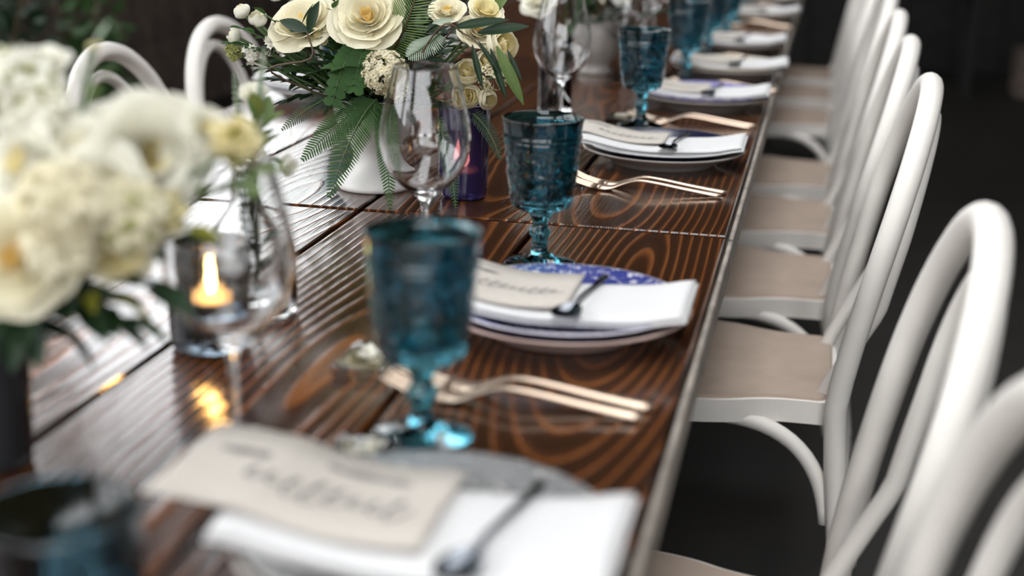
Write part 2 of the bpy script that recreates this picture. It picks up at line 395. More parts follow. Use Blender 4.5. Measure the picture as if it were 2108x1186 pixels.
# ------------------------------------------------------------------ chairs
RCH = 'white bentwood chair with tan seat in the row pushed up along the goblet side'
LCH = 'white bentwood chair in the opposite row, backed by the dark plank wall'
def hoop(hw, ztop, zsh, x_at, zb, n=28):
    pts = []
    side = []
    k = 14
    for i in range(k):
        z = zb + (zsh - zb) * i / k
        if z < .45: y = hw * (.90 + .14 * (1 - z / .45) ** 1.5)
        else: y = hw * (.90 + .10 * math.sin(min(1, (z - .45) / (zsh - .45)) * PI / 2))
        side.append((y, z))
    arc = [(hw * math.cos(a), zsh + (ztop - zsh) * math.sin(a)) for a in (PI * i / n for i in range(n + 1))]
    yz = side + arc + [(-y, z) for y, z in side[::-1]]
    return [(x_at(z), y, z) for y, z in yz]
def make_chair(label, group):
    t = thing('bentwood_chair', label, 'chair', (0, 0, 0), 0, group)
    def xb(z): return .212 + (.055 * ((.45 - z) / .45) ** 1.3 if z < .45 else .099 * ((z - .45) / .46) ** 1.25)
    MB().tube(hoop(.205, .913, .70, xb, 0.0), .0172, 14).build('back_frame', WHITE, t)
    MB().tube(hoop(.136, .866, .69, lambda z: xb(z) - .024 + .052 * min(1, max(0, (z - .43) / .16)) - .008 * max(0, (z - .7) / .17), .43), .0115, 12).build('inner_hoop', WHITE, t)
    def plan(e):                                          # seat outline, narrowing to the rear
        pts = []
        half = [(-.215, 0), (-.214, .08), (-.205, .15), (-.18, .187), (-.13, .203), (-.06, .205), (0, .200), (.05, .190), (.09, .174), (.13, .164), (.170, .162), (.200, .158), (.210, .12), (.212, .05)]
        cc = catmull([(a, b, 0) for a, b in half], 4)
        ring = [(p.x, p.y) for p in cc] + [(p.x, -p.y) for p in cc[::-1]]
        return [(x * (1 - e / .21), y * (1 - e / .2)) for x, y in ring if True]
    def prism(e0, e1, z0, z1, zdip=0):
        a, b = plan(e0), plan(e1); n = len(a); m = MB()
        m.v = [(x, y, z0) for x, y in a] + [(x, y, z1) for x, y in b]
        m.f = [tuple(range(n)), tuple(range(2 * n - 1, n - 1, -1))] + [(i, n + i, n + (i + 1) % n, (i + 1) % n) for i in range(n)]
        return m
    fr = prism(0, 0, .413, .449); n = len(plan(0))
    fr.build('seat_rim', WHITE, t, False)
    prism(.007, .010, .449, .4535).build('seat_panel', SEATM, t, False)
    for s in (-1, 1):
        MB().tube([(-.17, s * .155, .415), (-.185, s * .165, .22), (-.20, s * .175, 0)], [.018, .016, .012], 12).build('front_leg', WHITE, t)
        MB().tube(bez((.050, s * .166, .416), (.195, s * .172, .412), (.213, s * .180, .262), 14), .0125, 10).build('brace', WHITE, t)
    return t
PLC = ['grey floral plate', 'blue and white plate', 'dark navy plate', 'lavender plate', 'plain cream plate', 'plain white plate', 'white plate of the far table', 'farthest cream plate']
RC = []
ryy = [.83, 1.315, 2.225, 2.765, 3.29, 3.79, 4.72, 5.26, 5.78]
proto = make_chair(RCH, 'right row of chairs')
for i, yv in enumerate(ryy):
    o = proto if i == 0 else dup(proto, (0, 0, 0))
    o['group'] = 'chairs along the goblet side'
    o['label'] = 'white bentwood chair with tan seat ' + ('pushed up to the ' + PLC[i] if i < len(PLC) else 'beyond the farthest cream plate')
    o.location = (-.052 + random.uniform(-.004, .004), yv, 0); o.rotation_euler = (0, 0, random.uniform(-.015, .015)); RC.append(o)
for xv, yv in ((-1.12, 1.84), (-.866, 2.36), (-.868, 2.85), (-.86, 3.36)):
    o = dup(proto, (xv, yv, 0), PI + random.uniform(-.02, .02), LCH); o['group'] = 'chairs along the plank wall side'; o.scale = (.96, .96, .96)


# ------------------------------------------------------------------ place settings
PL_A = plate_mat('blue_white_transfer', (.72, .70, .74), (.035, .045, .20), .47, .95, rim=(.70, .68, .74))
PL_B = plate_mat('dark_blue_transfer', (.62, .62, .66), (.010, .012, .035), .86, .9, rim=(.75, .74, .74))
PL_C = plate_mat('lavender_transfer', (.66, .63, .70), (.22, .20, .42), .5, .6)
PL_D = mat('cream_glaze', (.70, .64, .54), .2, var=.04, scale=30)
PL_E = mat('white_glaze', (.78, .76, .75), .2, var=.03, scale=30)
PL_F = plate_mat('grey_floral', (.66, .63, .58), (.20, .20, .20), .55, .5)
PL_R = mat('pinkish_rim_glaze', (.50, .36, .32), .25, var=.05, scale=30)
PL_T = mat('taupe_glaze', (.40, .36, .33), .25, var=.05, scale=30)
def plate_prof(R):
    return [(0, .0065), (R * .55, .0065), (R * .63, .0080), (R * .72, .0145), (R * .97, .0265), (R, .0272), (R * 1.0, .0252), (R * .97, .0232), (R * .74, .0110), (R * .64, .0035), (R * .62, 0), (R * .57, 0), (R * .55, .0040), (0, .0040)]
DP = MB().lathe(plate_prof(.131), 56).mesh('dinner_plate', PL_R)
SP = MB().lathe(plate_prof(.124), 56).mesh('salad_plate', PL_A)
def one(name, me, m, loc, label, cat, rz=0):
    me = me.copy(); me.materials.clear(); me.materials.append(m); o = link(name, me); o.location = loc; o.rotation_euler = (0, 0, rz); return tag(o, label, cat)
def sagz(x): return .0348 - .0125 * (1 - min(1, abs(x) / .118) ** 2)
NX, NY = .262, .138
def nap_base(x, y): return sagz(x) + .004 * max(0, (x - .06) / .07) ** 2 + .0012 * math.sin(x * 38 + y * 20)
def napkin_mesh():
    a = MB().slab(lambda u, v: ((u - .5) * NX, (v - .5) * NY + .004 * math.sin(u * 5), nap_base((u - .5) * NX, 0)), lambda u, v: .0045 * (1 - abs(2 * v - 1) ** 6 * .6), 30, 10)
    b = MB().slab(lambda u, v: ((u - .5) * NX * .985 - .001, (v - .5) * NY * .97 - .001 + .004 * math.sin(u * 5 + .2), nap_base((u - .5) * NX, 0) + .0047), lambda u, v: .0045 * (1 - abs(2 * v - 1) ** 6 * .7), 30, 10)
    return a.mesh('lower_fold', LINEN), b.mesh('upper_fold', LINEN)
NAP = napkin_mesh()
def top_of_napkin(x): return nap_base(x, 0) + .0096
def scrawl(cx, cy, L, h, seed, slant=.35):
    """loops of an illegible pen hand, as a flat inked ribbon following the card"""
    r = random.Random(seed); pts = []; n = 150; loops = 8
    for i in range(n + 1):
        t = i / n; ph = t * loops * 2 * PI; amp = h * (.35 + .65 * (r.random() if i % 19 == 0 else .45)) if i % 19 == 0 else None
        a = h * (.5 + .5 * math.sin(seed * 3.1 + t * 11)) * .5 + h * .25
        yv = a * math.sin(ph); xv = t * L + .0022 * math.cos(ph) * 2
        pts.append((cx - L / 2 + xv + slant * yv, cy + yv))
    return pts
def card(parent_loc, cx, lx, ly, yoff, seed, label, rz=0, big=False, lift=0):
    t = thing('place_card', label, 'card', (parent_loc[0], parent_loc[1], parent_loc[2]), rz, 'lettered paper cards')
    def zc(x, y): return top_of_napkin(max(-.125, x)) + .0012 + lift * max(0, (-x - .10) / .1) + .0014 * (1 + math.sin(x * 33 + 1))
    MB().slab(lambda u, v: (cx + (u - .5) * lx, yoff + (v - .5) * ly, zc(cx + (u - .5) * lx, 0)), lambda u, v: .0007, 20, 4).build('paper', PAPER, t)
    for (lc, yy, L, h) in ([(cx + .01, yoff - .006, lx * .62, .016), (cx - lx * .28, yoff + .030, lx * .22, .004)] if not big else [(cx + .012, yoff - .008, lx * .62, .024), (cx - lx * .30, yoff + .022, lx * .16, .006), (cx + .03, yoff + .034, lx * .3, .005)]):
        m = MB(); pts = scrawl(lc, yy, L, h, seed); n = len(pts); wv = .0008 if not big else .0014
        for i in range(n - 1):
            (xa, ya), (xb_, yb) = pts[i], pts[i + 1]; l = math.hypot(xb_ - xa, yb - ya) or 1e-6; nx, ny = -(yb - ya) / l * wv, (xb_ - xa) / l * wv
            za, zb = zc(xa, 0) + .0010, zc(xb_, 0) + .0010
            m.add([(xa - nx, ya - ny, za), (xb_ - nx, yb - ny, zb), (xb_ + nx, yb + ny, zb), (xa + nx, ya + ny, za)], [(0, 1, 2, 3)])
        m.build('handwriting', INK, t, False)
    return t
def make_spoon():
    t = thing('teaspoon', 'dark silver teaspoon lying across the folded napkin', 'spoon', (0, 0, 0), 0, 'teaspoons on the napkins')
    MB().ribbon([(-.030, .003), (-.012, .0065), (.01, .006), (.05, .0035), (.085, .003), (.092, .003)], [.0075, .0045, .0045, .0065, .010, .006], .0022).build('handle', SILVER, t)
    m = MB()
    def bowl(u, v):
        a = u * 2 * PI; r = v; x = -.050 + .0235 * r * math.cos(a); y = .0145 * r * math.sin(a) * (1 - .18 * math.cos(a)); return (x, y, .0015 + .0045 * r * r)
    m.grid(bowl, 24, 6); m.grid(lambda u, v: Vector(bowl(1 - u, v)) - Vector((0, 0, .0012)), 24, 6)
    m.grid(lambda u, v: Vector(bowl(u, 1)) - Vector((0, 0, .0012 * (1 - v))), 24, 1)
    m.build('bowl', SILVER, t)
    return t
def make_fork(): # modelled at 92 % of the size it is laid out at
    t = thing('dinner_fork', 'champagne gold fork lying in a pair beside the plate', 'fork', (0, 0, 0), 0, 'gold forks beside the plates')
    hp = catmull([(-.062, 0, .0035), (-.045, 0, .0035), (-.028, 0, .010), (-.010, 0, .0150), (.015, 0, .0135), (.055, 0, .008), (.098, 0, .003), (.104, 0, .0025)], 3)
    W_ = [(-.062, .025), (-.050, .0245), (-.036, .014), (-.022, .0075), (-.005, .0062), (.03, .008), (.07, .012), (.095, .0155), (.101, .013), (.104, .006)]
    def wat(x):
        for (x0, a), (x1, b) in zip(W_, W_[1:]):
            if x <= x1: return a + (b - a) * max(0, (x - x0) / (x1 - x0))
        return W_[-1][1]
    MB().ribbon([(p.x, p.z) for p in hp], [wat(p.x) for p in hp], .0030).build('handle', GOLD, t)
    me = MB().ribbon([(-.062, .0035), (-.075, .005), (-.090, .0090), (-.103, .0145), (-.108, .0168)], [.0046, .0042, .0038, .0034, .0018], .0024).mesh('tine', GOLD)
    t.scale = (1.09, 1.09, 1.09)
    for k in range(4):
        o = link('tine', me, t); o.location = (0, (k - 1.5) * .0067, 0)
    return t
SPOON, FORK = make_spoon(), make_fork(); used = {'s': False, 'f': False}
def put(kind, loc, rz, label=None):
    r = SPOON if kind == 's' else FORK
    if used[kind]: r = dup(r, loc, rz)
    used[kind] = True; r.location = loc; r.rotation_euler = (0, 0, rz)
    if label: r['label'] = label
    return r
def setting(c, side, under, top, labels, seed, short, cardgeo=(-.055, .135, .082, 0.0), spoon=True, forks=True, big=False, rz=0, lift=0, spoon_pos=(.020, -.012, 83)):
    """side +1: diner sits at +x; everything is turned by pi for the other side"""
    R0 = rz + (0 if side > 0 else PI); c = Vector((c[0], c[1], ZT)); rot = Matrix.Rotation(R0, 3, 'Z')
    one('dinner_plate', DP, under, c, labels[0], 'plate', R0)
    one('salad_plate', SP, top, c + Vector((0, 0, .0072)), labels[1], 'plate', R0)
    n = thing('folded_napkin', labels[2], 'napkin', c + Vector((0, 0, .0005)), R0, 'folded white napkins on the plates')
    link('lower_fold', NAP[0], n); link('upper_fold', NAP[1], n)
    if cardgeo: card(c + Vector((0, 0, .0006)), cardgeo[0], cardgeo[1], cardgeo[2], cardgeo[3], seed, labels[3], R0, big, lift)
    if spoon:
        sx, sy, sa = spoon_pos
        put('s', c + rot @ Vector((sx, sy, top_of_napkin(sx) + .0008)), R0 + math.radians(sa), 'dark silver teaspoon on the napkin of the ' + short)
    if forks:
        fl = 'champagne gold fork in the pair beside the ' + short
        for (fx, fy, fa) in ((-.002, -.232, 1), (.004, -.205, 0)):
            put('f', c + rot @ Vector((fx, fy, .0005)), R0 + math.radians(fa) - .03, fl)
N_ = 'folded white linen napkin lying over '
C_ = 'cream paper card with grey handwriting on the napkin '
sets = [
 ((-.130, .832), PL_T, PL_F, ('taupe dinner plate under the grey floral plate nearest the smoky vase', 'grey floral salad plate under the big lettered card', N_ + 'the grey floral plate', C_ + 'of the grey floral plate'), 1),
 ((-.138, 1.372), PL_R, PL_A, ('dinner plate with pinkish rim under the blue and white plate', 'blue and white transferware plate behind two gold forks', N_ + 'the blue and white transferware plate', C_ + 'of the blue and white plate'), 2),
 ((-.138, 2.265), PL_T, PL_B, ('taupe dinner plate under the dark navy plate', 'dark navy patterned plate with white rim', N_ + 'the dark navy plate', C_ + 'of the dark navy plate'), 3),
 ((-.125, 2.855), PL_T, PL_C, ('taupe dinner plate under the lavender plate', 'lavender patterned salad plate beyond the navy plate', N_ + 'the lavender plate', C_ + 'of the lavender plate'), 4),
 ((-.105, 3.31), PL_T, PL_D, ('taupe dinner plate under the cream plate', 'plain cream salad plate beyond the lavender plate', N_ + 'the plain cream plate', C_ + 'of the plain cream plate'), 5),
 ((-.125, 3.80), PL_T, PL_E, ('taupe dinner plate under the plain white plate', 'plain white salad plate beyond the cream plate', N_ + 'the plain white plate', C_ + 'of the plain white plate'), 6),
 ((-.11, 4.66), PL_D, PL_E, ('cream dinner plate on the far farm table by the goblets', 'white salad plate on the far farm table by the goblets', N_ + 'the white plate of the far table', C_ + 'of the far farm table'), 7),
 ((-.11, 5.22), PL_T, PL_D, ('taupe dinner plate farthest along the goblet side', 'cream salad plate farthest along the goblet side', N_ + 'the farthest cream plate', C_ + 'of the farthest cream plate'), 8),
]
for i, (c, u, t_, lb, sd) in enumerate(sets):
    if i == 0: setting(c, 1, u, t_, lb, sd, PLC[i], (-.090, .190, .125, .020), True, False, True, 0.0, .004, (.045, -.012, 80))
    else: setting(c, 1, u, t_, lb, sd, PLC[i], ((-.058, .135, .125, .012) if i != 2 else (-.072, .150, .105, .018)), True, True, False, random.uniform(-.02, .02), 0)
for (c, lab) in [((-.865, 2.70), 'beside the blue goblet across the table'), ((-.865, 3.25), 'farther along the plank wall side')]:
    setting(c, -1, PL_E, PL_B, ('white dinner plate ' + lab, 'navy patterned plate ' + lab, 'folded white napkin ' + lab, 'cream paper card ' + lab), 11, ('near' if c[1] < 3 else 'far') + ' navy plate across the table', (-.055, .128, .08, .012), False, True)

# ------------------------------------------------------------------ glassware
def goblet_outer():
    return [(.0, .0), (.0405, .0), (.0425, .0018), (.0425, .0042), (.040, .006), (.028, .0085), (.017, .0125), (.0105, .019), (.0088, .026), (.0098, .034), (.0125, .041), (.0128, .0435), (.0105, .047), (.0088, .051), (.0092, .056), (.0128, .062), (.0140, .0645), (.0120, .0665), (.0145, .068), (.027, .0705), (.0340, .0745), (.0362, .080)]
def relief(t, z):                                      # rosettes and scrolls moulded on the bowl
    if z < .081 or z > .146: return 0
    q = (z - .113) / .026; k = (t * 6 / (2 * PI)) % 1 - .5; px_ = k * .0425 / .026 * 1.05; rr = math.hypot(px_, q); a = math.atan2(q, px_)
    f = .5 + .5 * math.cos(6 * a); val = 0
    if rr < 1: val = .0019 * (.25 + .75 * f) * math.sin(min(1, rr * 1.1) * PI) + (.0012 if rr < .22 else 0)
    else: val = .0011 * math.sin(18 * t) * math.sin((z - .08) * 300)
    return val * min(1, (z - .081) / .006) * min(1, (.146 - z) / .006)
def goblet():
    t = thing('water_goblet', 'teal blue pressed glass goblet on a turned stem, embossed with flowers', 'goblet', (0, 0, 0), 0, 'teal goblets at the place settings')
    prof = goblet_outer(); n = 34
    for i in range(1, n + 1):
        z = .080 + (.146 - .080) * i / n; prof.append((.0362 + (.0438 - .0362) * (z - .080) / .066, z))
    prof += [(.0442, .148), (.0452, .1495), (.0455, .151), (.0448, .1525), (.0447, .1535), (.0456, .155), (.0457, .157), (.0450, .1585), (.0452, .162), (.0462, .170), (.0474, .1755), (.0476, .1775), (.0468, .1785), (.0455, .1778)]
    outer_n = len(prof)
    prof += [(.0440, .168), (.0424, .145), (.0395, .115), (.0355, .088), (.031, .0805), (.022, .0765), (.0, .0755)]
    def dr(k, th, z):
        if k >= outer_n - 1: return 0
        if .154 < z < .1586: return .0006 * math.cos(th * 44)
        return relief(th, z)
    MB().lathe(prof, 120, dr).build('glass', TEAL, t)
    return t
GOB = goblet()
gl = [P(868, 905), P(1110, 548), P(1318, 262), P(1410, 168), P(1488, 112), P(1500, 88), Vector((-.20, 4.55, ZT)), Vector((-.20, 5.1, ZT)), Vector((-.80, 2.62, ZT))]
GL = ['behind the big lettered card', 'behind the blue and white plate', 'behind the dark navy plate', 'behind the lavender plate', 'behind the plain cream plate', 'behind the plain white plate', 'by the white plate of the far table', 'by the farthest cream plate', 'across the table behind the footed vase']
gl[4].y = 3.66; gl[4].x = -.185; gl[5].y = 4.05; gl[5].x = -.17
for i, p in enumerate(gl):
    o = GOB if i == 0 else dup(GOB, p)
    o['label'] = 'teal pressed glass goblet with embossed bowl standing ' + GL[i]
    o.location = (p.x, p.y, ZT); o.rotation_euler = (0, 0, .4 * i)
def wine(hscale=1.0):
    t = thing('wine_glass', 'empty clear stemmed wine glass standing among the teal goblets', 'wine glass', (0, 0, 0), 0, 'clear wine glasses along the table')
    o = [(0, 0), (.036, 0), (.0375, .0008), (.037, .0018), (.024, .0032), (.010, .006), (.0055, .012), (.0042, .022), (.0038, .045), (.0040, .070), (.0052, .082), (.0085, .088), (.0160, .0935), (.0290, .104), (.0400, .117), (.0478, .133), (.0518, .150), (.0525, .163), (.0505, .182), (.0460, .204), (.0405, .226), (.0365, .2435), (.0362, .2455)]
    i_ = [(.0352, .2455), (.0354, .2430), (.0394, .2255), (.0449, .2037), (.0494, .1818), (.0513, .163), (.0506, .1503), (.0466, .1337), (.0388, .1182), (.0276, .1056), (.0130, .0972), (0, .0945)]
    MB().lathe([(r, z * .965) for r, z in o + i_], 64).build('glass', GLASS, t); return t
WG = wine()
wl_ = [P(485, 915), P(874, 552), P(1152, 262), P(1283, 165), Vector((-.36, 3.95, ZT)), Vector((-.68, 2.95, ZT))]
for i, p in enumerate(wl_):
    o = WG if i == 0 else dup(WG, p)
    o['label'] = 'empty clear stemmed wine glass ' + ['in front of the lit blue votive', 'in front of the white footed vase', 'beyond the goblet at the table joint', 'before the grey bowl vase', 'beyond the grey bowl vase', 'between the two bouquets on the plank wall side'][i]
    o.location = (p.x, p.y, ZT)
# clear bottle used as a bud vase
bp = P(519, 640)
bt = thing('glass_bottle', 'round shouldered clear glass bottle holding a single white bloom', 'bottle', (bp.x, bp.y, ZT))
bo = [(0, .003), (.030, .0), (.043, .0), (.0470, .004), (.0480, .012), (.0475, .05), (.0465, .070), (.0420, .086), (.0320, .100), (.0225, .112), (.0178, .125), (.0165, .145), (.0165, .160), (.0190, .163), (.0195, .168), (.0180, .172)]
bi = [(.0150, .172), (.0140, .160), (.0140, .145), (.0152, .125), (.0200, .112), (.0295, .0995), (.0395, .085), (.0440, .070), (.0450, .05), (.0450, .014), (.042, .008), (0, .009)]
MB().lathe(bo + bi, 56).build('glass', GLASS, bt)
cp_ = P(1142, 232)
cy = thing('cylinder_vase', 'straight clear glass cylinder vase beside the wine glass past the joint goblet', 'vase', (cp_.x, cp_.y, ZT))
MB().lathe([(0, .0), (.030, 0), (.032, .003), (.032, .150), (.031, .152), (.029, .150), (.029, .012), (0, .010)], 48).build('glass', GLASS, cy)
def votive(p, m, label, h=.098, r=.040, lit=True, ribs=True, name='votive_holder'):
    t = thing(name, label, 'candle holder', (p.x, p.y, ZT))
    o = [(0, 0), (r * .78, 0), (r * .86, .002), (r * .90, .006)]; n = 20
    for i in range(n + 1): z = .008 + (h - .012) * i / n; o.append((r * (.91 + .09 * i / n), z))
    k0 = len(o); o += [(r, h - .001), (r - .0015, h), (r - .003, h - .001), (r * .86, .02), (r * .8, .012), (0, .011)]
    dr = (lambda k, th, z: (.0007 * math.cos(28 * th + math.sin(z * 420) * 1.4) if 4 <= k < k0 else 0)) if ribs else None
    MB().lathe(o, 84, dr).build('glass', m, t)
    if lit:
        c = MB().lathe([(0, .012), (r * .62, .012), (r * .64, .016), (r * .64, .034), (r * .60, .036), (0, .035)], 28).build('candle', WAX, t)
        MB().lathe([(.0, .0360), (.0008, .0360), (.0006, .042), (0, .0425)], 6).build('wick', INK, c)
        MB().lathe([(0, .039), (.0045, .042), (.0078, .048), (.0076, .054), (.0048, .063), (.0015, .072), (0, .076)], 14).build('flame', FLAME, c)
    return t
votive(P(435, 712), GREYBLUE, 'dark blue ribbed votive cup with a lit candle behind the wine glass', .105, .0415)
votive(P(955, 405), PURPLE, 'tall violet glass candle cylinder beside the white footed vase', .135, .036, True, False, 'candle_cylinder')
vn = P(118, 1045, .86); votive(vn, COBALT, 'dark teal glass votive cup close to the smoky vase', .10, .047, False)
votive(P(1222, 128), PURPLE, 'small violet votive cup in front of the grey bowl vase', .09, .034, True, False)

# acrylic favours with a blossom on top
def favour(p, rz, label, s=.058):
    t = thing('acrylic_favour', label, 'favour', (p.x, p.y, ZT), rz, 'clear acrylic blocks with blossoms')
    MB().bbox((0, 0, .005), (s, s * 1.25, .010), .0008).build('block', ACRYL, t, False)
    m = MB()
    for _ in range(7):
        cx, cy = random.uniform(-.008, .016), random.uniform(-.012, .012); z0 = .0102
        for k in range(5):
            a = 2 * PI * k / 5 + random.random(); d = Vector((math.cos(a), math.sin(a), .55)); e = Vector((-math.sin(a), math.cos(a), 0)); c = Vector((cx, cy, z0)); r_ = random.uniform(.006, .0105)
            m.add([c, c + d * r_ * .6 + e * r_ * .42, c + d * r_, c + d * r_ * .6 - e * r_ * .42], [(0, 1, 2, 3)])
    stuff(m.build('petals', WHITE_P, t, False))
    m = MB()
    for _ in range(26):
        c = Vector((random.uniform(-.016, .014), random.uniform(-.026, .018), .0118)); m.lathe([(0, -.0016), (.0016, 0), (0, .0016)], 6, None, c)
    stuff(m.build('buds', FLOR, t))
favour(P(768, 752), -.02, 'clear acrylic block with white blossom beside the foremost teal goblet')
favour(P(742, 950), .05, 'clear acrylic block with blossom tucked behind the big lettered card', .05)
favour(P(1168, 372), .0, 'clear acrylic block behind the goblet near the table joint')
favour(P(1283, 250), .0, 'clear acrylic block with blossom beyond the navy plate')

# ------------------------------------------------------------------ flowers and leaves
def petal_mesh(name, R, H, A, curl, m, nu=6, nv=6, cup=1.0):
    b = MB()
    def fn(u, v):
        u = 2 * u - 1; ve = v * (1 - .16 * u * u)
        wdt = A * (.38 + .62 * math.sin(min(1, v * 1.25 + .08) * PI * .5)) * (1 - .12 * max(0, v - .8) * 5 * .4)
        a = u * wdt; rad = R * (.12 + .88 * math.sin(min(1, ve * 1.1) * PI / 2) ** cup) + curl * ve ** 4
        return (rad * math.cos(a), rad * math.sin(a), H * ve - curl * .55 * ve ** 5 + R * .03 * math.sin(u * 7))
    b.grid(fn, nu, nv); return b.mesh(name, m)
def rose_kit(mo, mi, mc):
    K = []
    for (R_, H_, A_, c_, m_, n_) in ((.13, .50, 1.3, .03, mc, 3), (.22, .53, 1.1, .04, mc, 4), (.33, .56, 1.0, .05, mi, 5), (.45, .58, .92, .07, mi, 5), (.58, .58, .86, .11, mi, 5), (.72, .54, .80, .17, mo, 6), (.84, .42, .74, .24, mo, 6)):
        K.append((petal_mesh('petal', R_, H_, A_, c_, m_), n_))
    return K
KIT_Y = rose_kit(CREAM_P, CREAM_P, YELL_P); KIT_Y[0] = (KIT_Y[0][0], 5); KIT_W = rose_kit(WHITE_P, WHITE_P, PALE_P); KIT_P = rose_kit(CREAM_P, PALE_P, PALE_P)
def ball_kit(mo, mi):
    return [(petal_mesh('petal', R_, H_, A_, c_, m_), n_) for (R_, H_, A_, c_, m_, n_) in ((.22, .74, 1.2, -.02, mi, 3), (.38, .80, 1.05, -.10, mi, 4), (.56, .82, .95, -.20, mi, 4), (.72, .78, .90, -.26, mo, 5), (.84, .66, .85, -.20, mo, 5))]
KIT_B = ball_kit(CREAM_P, PALE_P); KIT_BW = ball_kit(WHITE_P, CREAM_P)
KIT_V = rose_kit(WHITE_P, CREAM_P, YELL_P)
CAL = MB().lathe([(0, -.02), (.12, .0), (.22, .06), (.26, .14)], 12).mesh('calyx', GRN)
def bloom(center, d, R, kit, root, label, cat='rose', name='garden_rose', group=None, rings=None, spin=None, closed=1.0, stemm=None, bend=None):
    """flower with its face centre at center, looking along d, stem running back to root"""
    center, root = Vector(center), Vector(root); d = Vector(d).normalized()
    t = thing(name, label, cat, root, 0, group); base = center - d * R * .42
    sp = random.random() * 6 if spin is None else spin
    for li, (me, n) in enumerate(kit if rings is None else [kit[i] for i in rings]):
        for k in range(n):
            o = link('petal', me, t); a = sp + 2 * PI * (k + .5 * (li % 2) + random.uniform(-.12, .12)) / n + li * .7; s_ = R * random.uniform(.94, 1.04)
            o.matrix_local = Matrix.Translation(base - root) @ aim(d) @ Matrix.Rotation(a, 4, 'Z') @ Matrix.Diagonal((s_ * closed, s_ * closed, s_ * random.uniform(.95, 1.08) / closed ** .5, 1)) @ Matrix.Rotation(random.uniform(-.10, .14) + random.uniform(-.5, .5) * max(0, 1 - li / 3), 4, 'Y')
    c = link('calyx', CAL, t); c.matrix_local = Matrix.Translation(base - root) @ aim(d) @ Matrix.Scale(R * .8, 4)
    mid = (base + root) / 2 - d * .04 if bend is None else Vector(bend)
    MB().tube(bez(base, mid, root, 10), .0022, 6).build('stem', stemm or STEMM, t, True, root)
    return t
def leaf_mesh(m, w=.2, fold=.25, droop=.15, name='leaf'):
    b = MB()
    def fn(u, v):
        y = (2 * u - 1); wd = w * .5 * math.sin(PI * min(1, v * .96 + .03)) ** .8
        return (v, y * wd, abs(y) * wd * fold * 2 - droop * v * v)
    b.grid(fn, 4, 8); return b.mesh(name, m)
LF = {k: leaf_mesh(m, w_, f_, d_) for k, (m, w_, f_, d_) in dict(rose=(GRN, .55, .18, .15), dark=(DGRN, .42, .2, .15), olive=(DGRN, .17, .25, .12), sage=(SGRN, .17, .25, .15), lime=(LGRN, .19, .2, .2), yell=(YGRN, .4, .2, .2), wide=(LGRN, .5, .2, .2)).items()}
def leafmx(p, d, up, L):
    d = Vector(d).normalized(); up = Vector(up); y = up.cross(d)
    if y.length < 1e-4: y = d.orthogonal()
    y.normalize(); z = d.cross(y); m = Matrix((d, y, z)).transposed().to_4x4(); m.translation = p
    return m @ Matrix.Scale(L, 4)
def sprig(root, tip, kind, n, L, label, name='leafy_sprig', cat='foliage', group=None, mid=None, start=.3, spread=.9, up=(0, 0, 1), thick=.0014):
    root, tip = Vector(root), Vector(tip); t = thing(name, label, cat, root, 0, group)
    mid = Vector(mid) if mid is not None else (root + tip) / 2 + Vector((0, 0, .03)); path = bez(root, mid, tip, 16)
    MB().tube(path, [thick * (1.3 - .7 * i / 16) for i in range(17)], 6).build('stem', STEMB if kind in ('olive', 'sage') else STEMM, t, True, root)
    for k in range(n):
        f = start + (1 - start) * k / max(1, n - 1); i = min(15, int(f * 16)); p = path[i].lerp(path[i + 1], f * 16 - i); T = (path[i + 1] - path[i]).normalized()
        sd = T.cross(Vector(up)); sd = sd.normalized() if sd.length > 1e-3 else T.orthogonal()
        d = T * (1 if k < n - 1 else 3) + sd * spread * (1 if k % 2 else -1) + Vector((random.uniform(-.3, .3), random.uniform(-.3, .3), random.uniform(-.25, .25)))
        o = link('leaf', LF[kind], t); o.matrix_local = leafmx(p - root, d, Vector(up) + Vector((random.uniform(-.4, .4), random.uniform(-.4, .4), 0)), L * random.uniform(.8, 1.15))
    return t
def fern(p0, p1, p2, n, L, w_, m, label, face=(0, -1, .4), fwd=.55, name='fern_frond', shape=None, droop=.1):
    """frond along a curve; leaflets lie in the plane across the face direction"""
    p0 = Vector(p0); t = thing(name, label, 'fern', p0); path = bez(p0, p1, p2, 24)
    MB().tube(path, [.0016 * (1.2 - i / 26) for i in range(25)], 6).build('rachis', STEMM if m is not LGRN else STEMB, t, True, p0)
    b = MB(); F = Vector(face).normalized()
    for k in range(n):
        f = (k + .5) / n; i = min(23, int(f * 24)); p = path[i].lerp(path[i + 1], f * 24 - i); T = (path[i + 1] - path[i]).normalized(); S = T.cross(F).normalized()
        ll = L * (shape(f) if shape else math.sin(PI * (.12 + .86 * f) ** .8) ** .7)
        for s in (-1, 1):
            d = (S * s + T * fwd + F * random.uniform(-.12, .12)).normalized(); q = d.cross(F).normalized() * w_ * .5; dd = F * (-droop * ll) * .5
            b.add([p - q * .6, p + d * ll * .45 - q + dd * .3, p + d * ll * .8 - q * .7 + dd, p + d * ll + dd * 1.6, p + d * ll * .8 + q * .7 + dd, p + d * ll * .45 + q + dd * .3, p + q * .6], [(0, 1, 5, 6), (1, 2, 4, 5), (2, 3, 4)])
    stuff(b.build('leaflets', m, t, False, p0)); return t
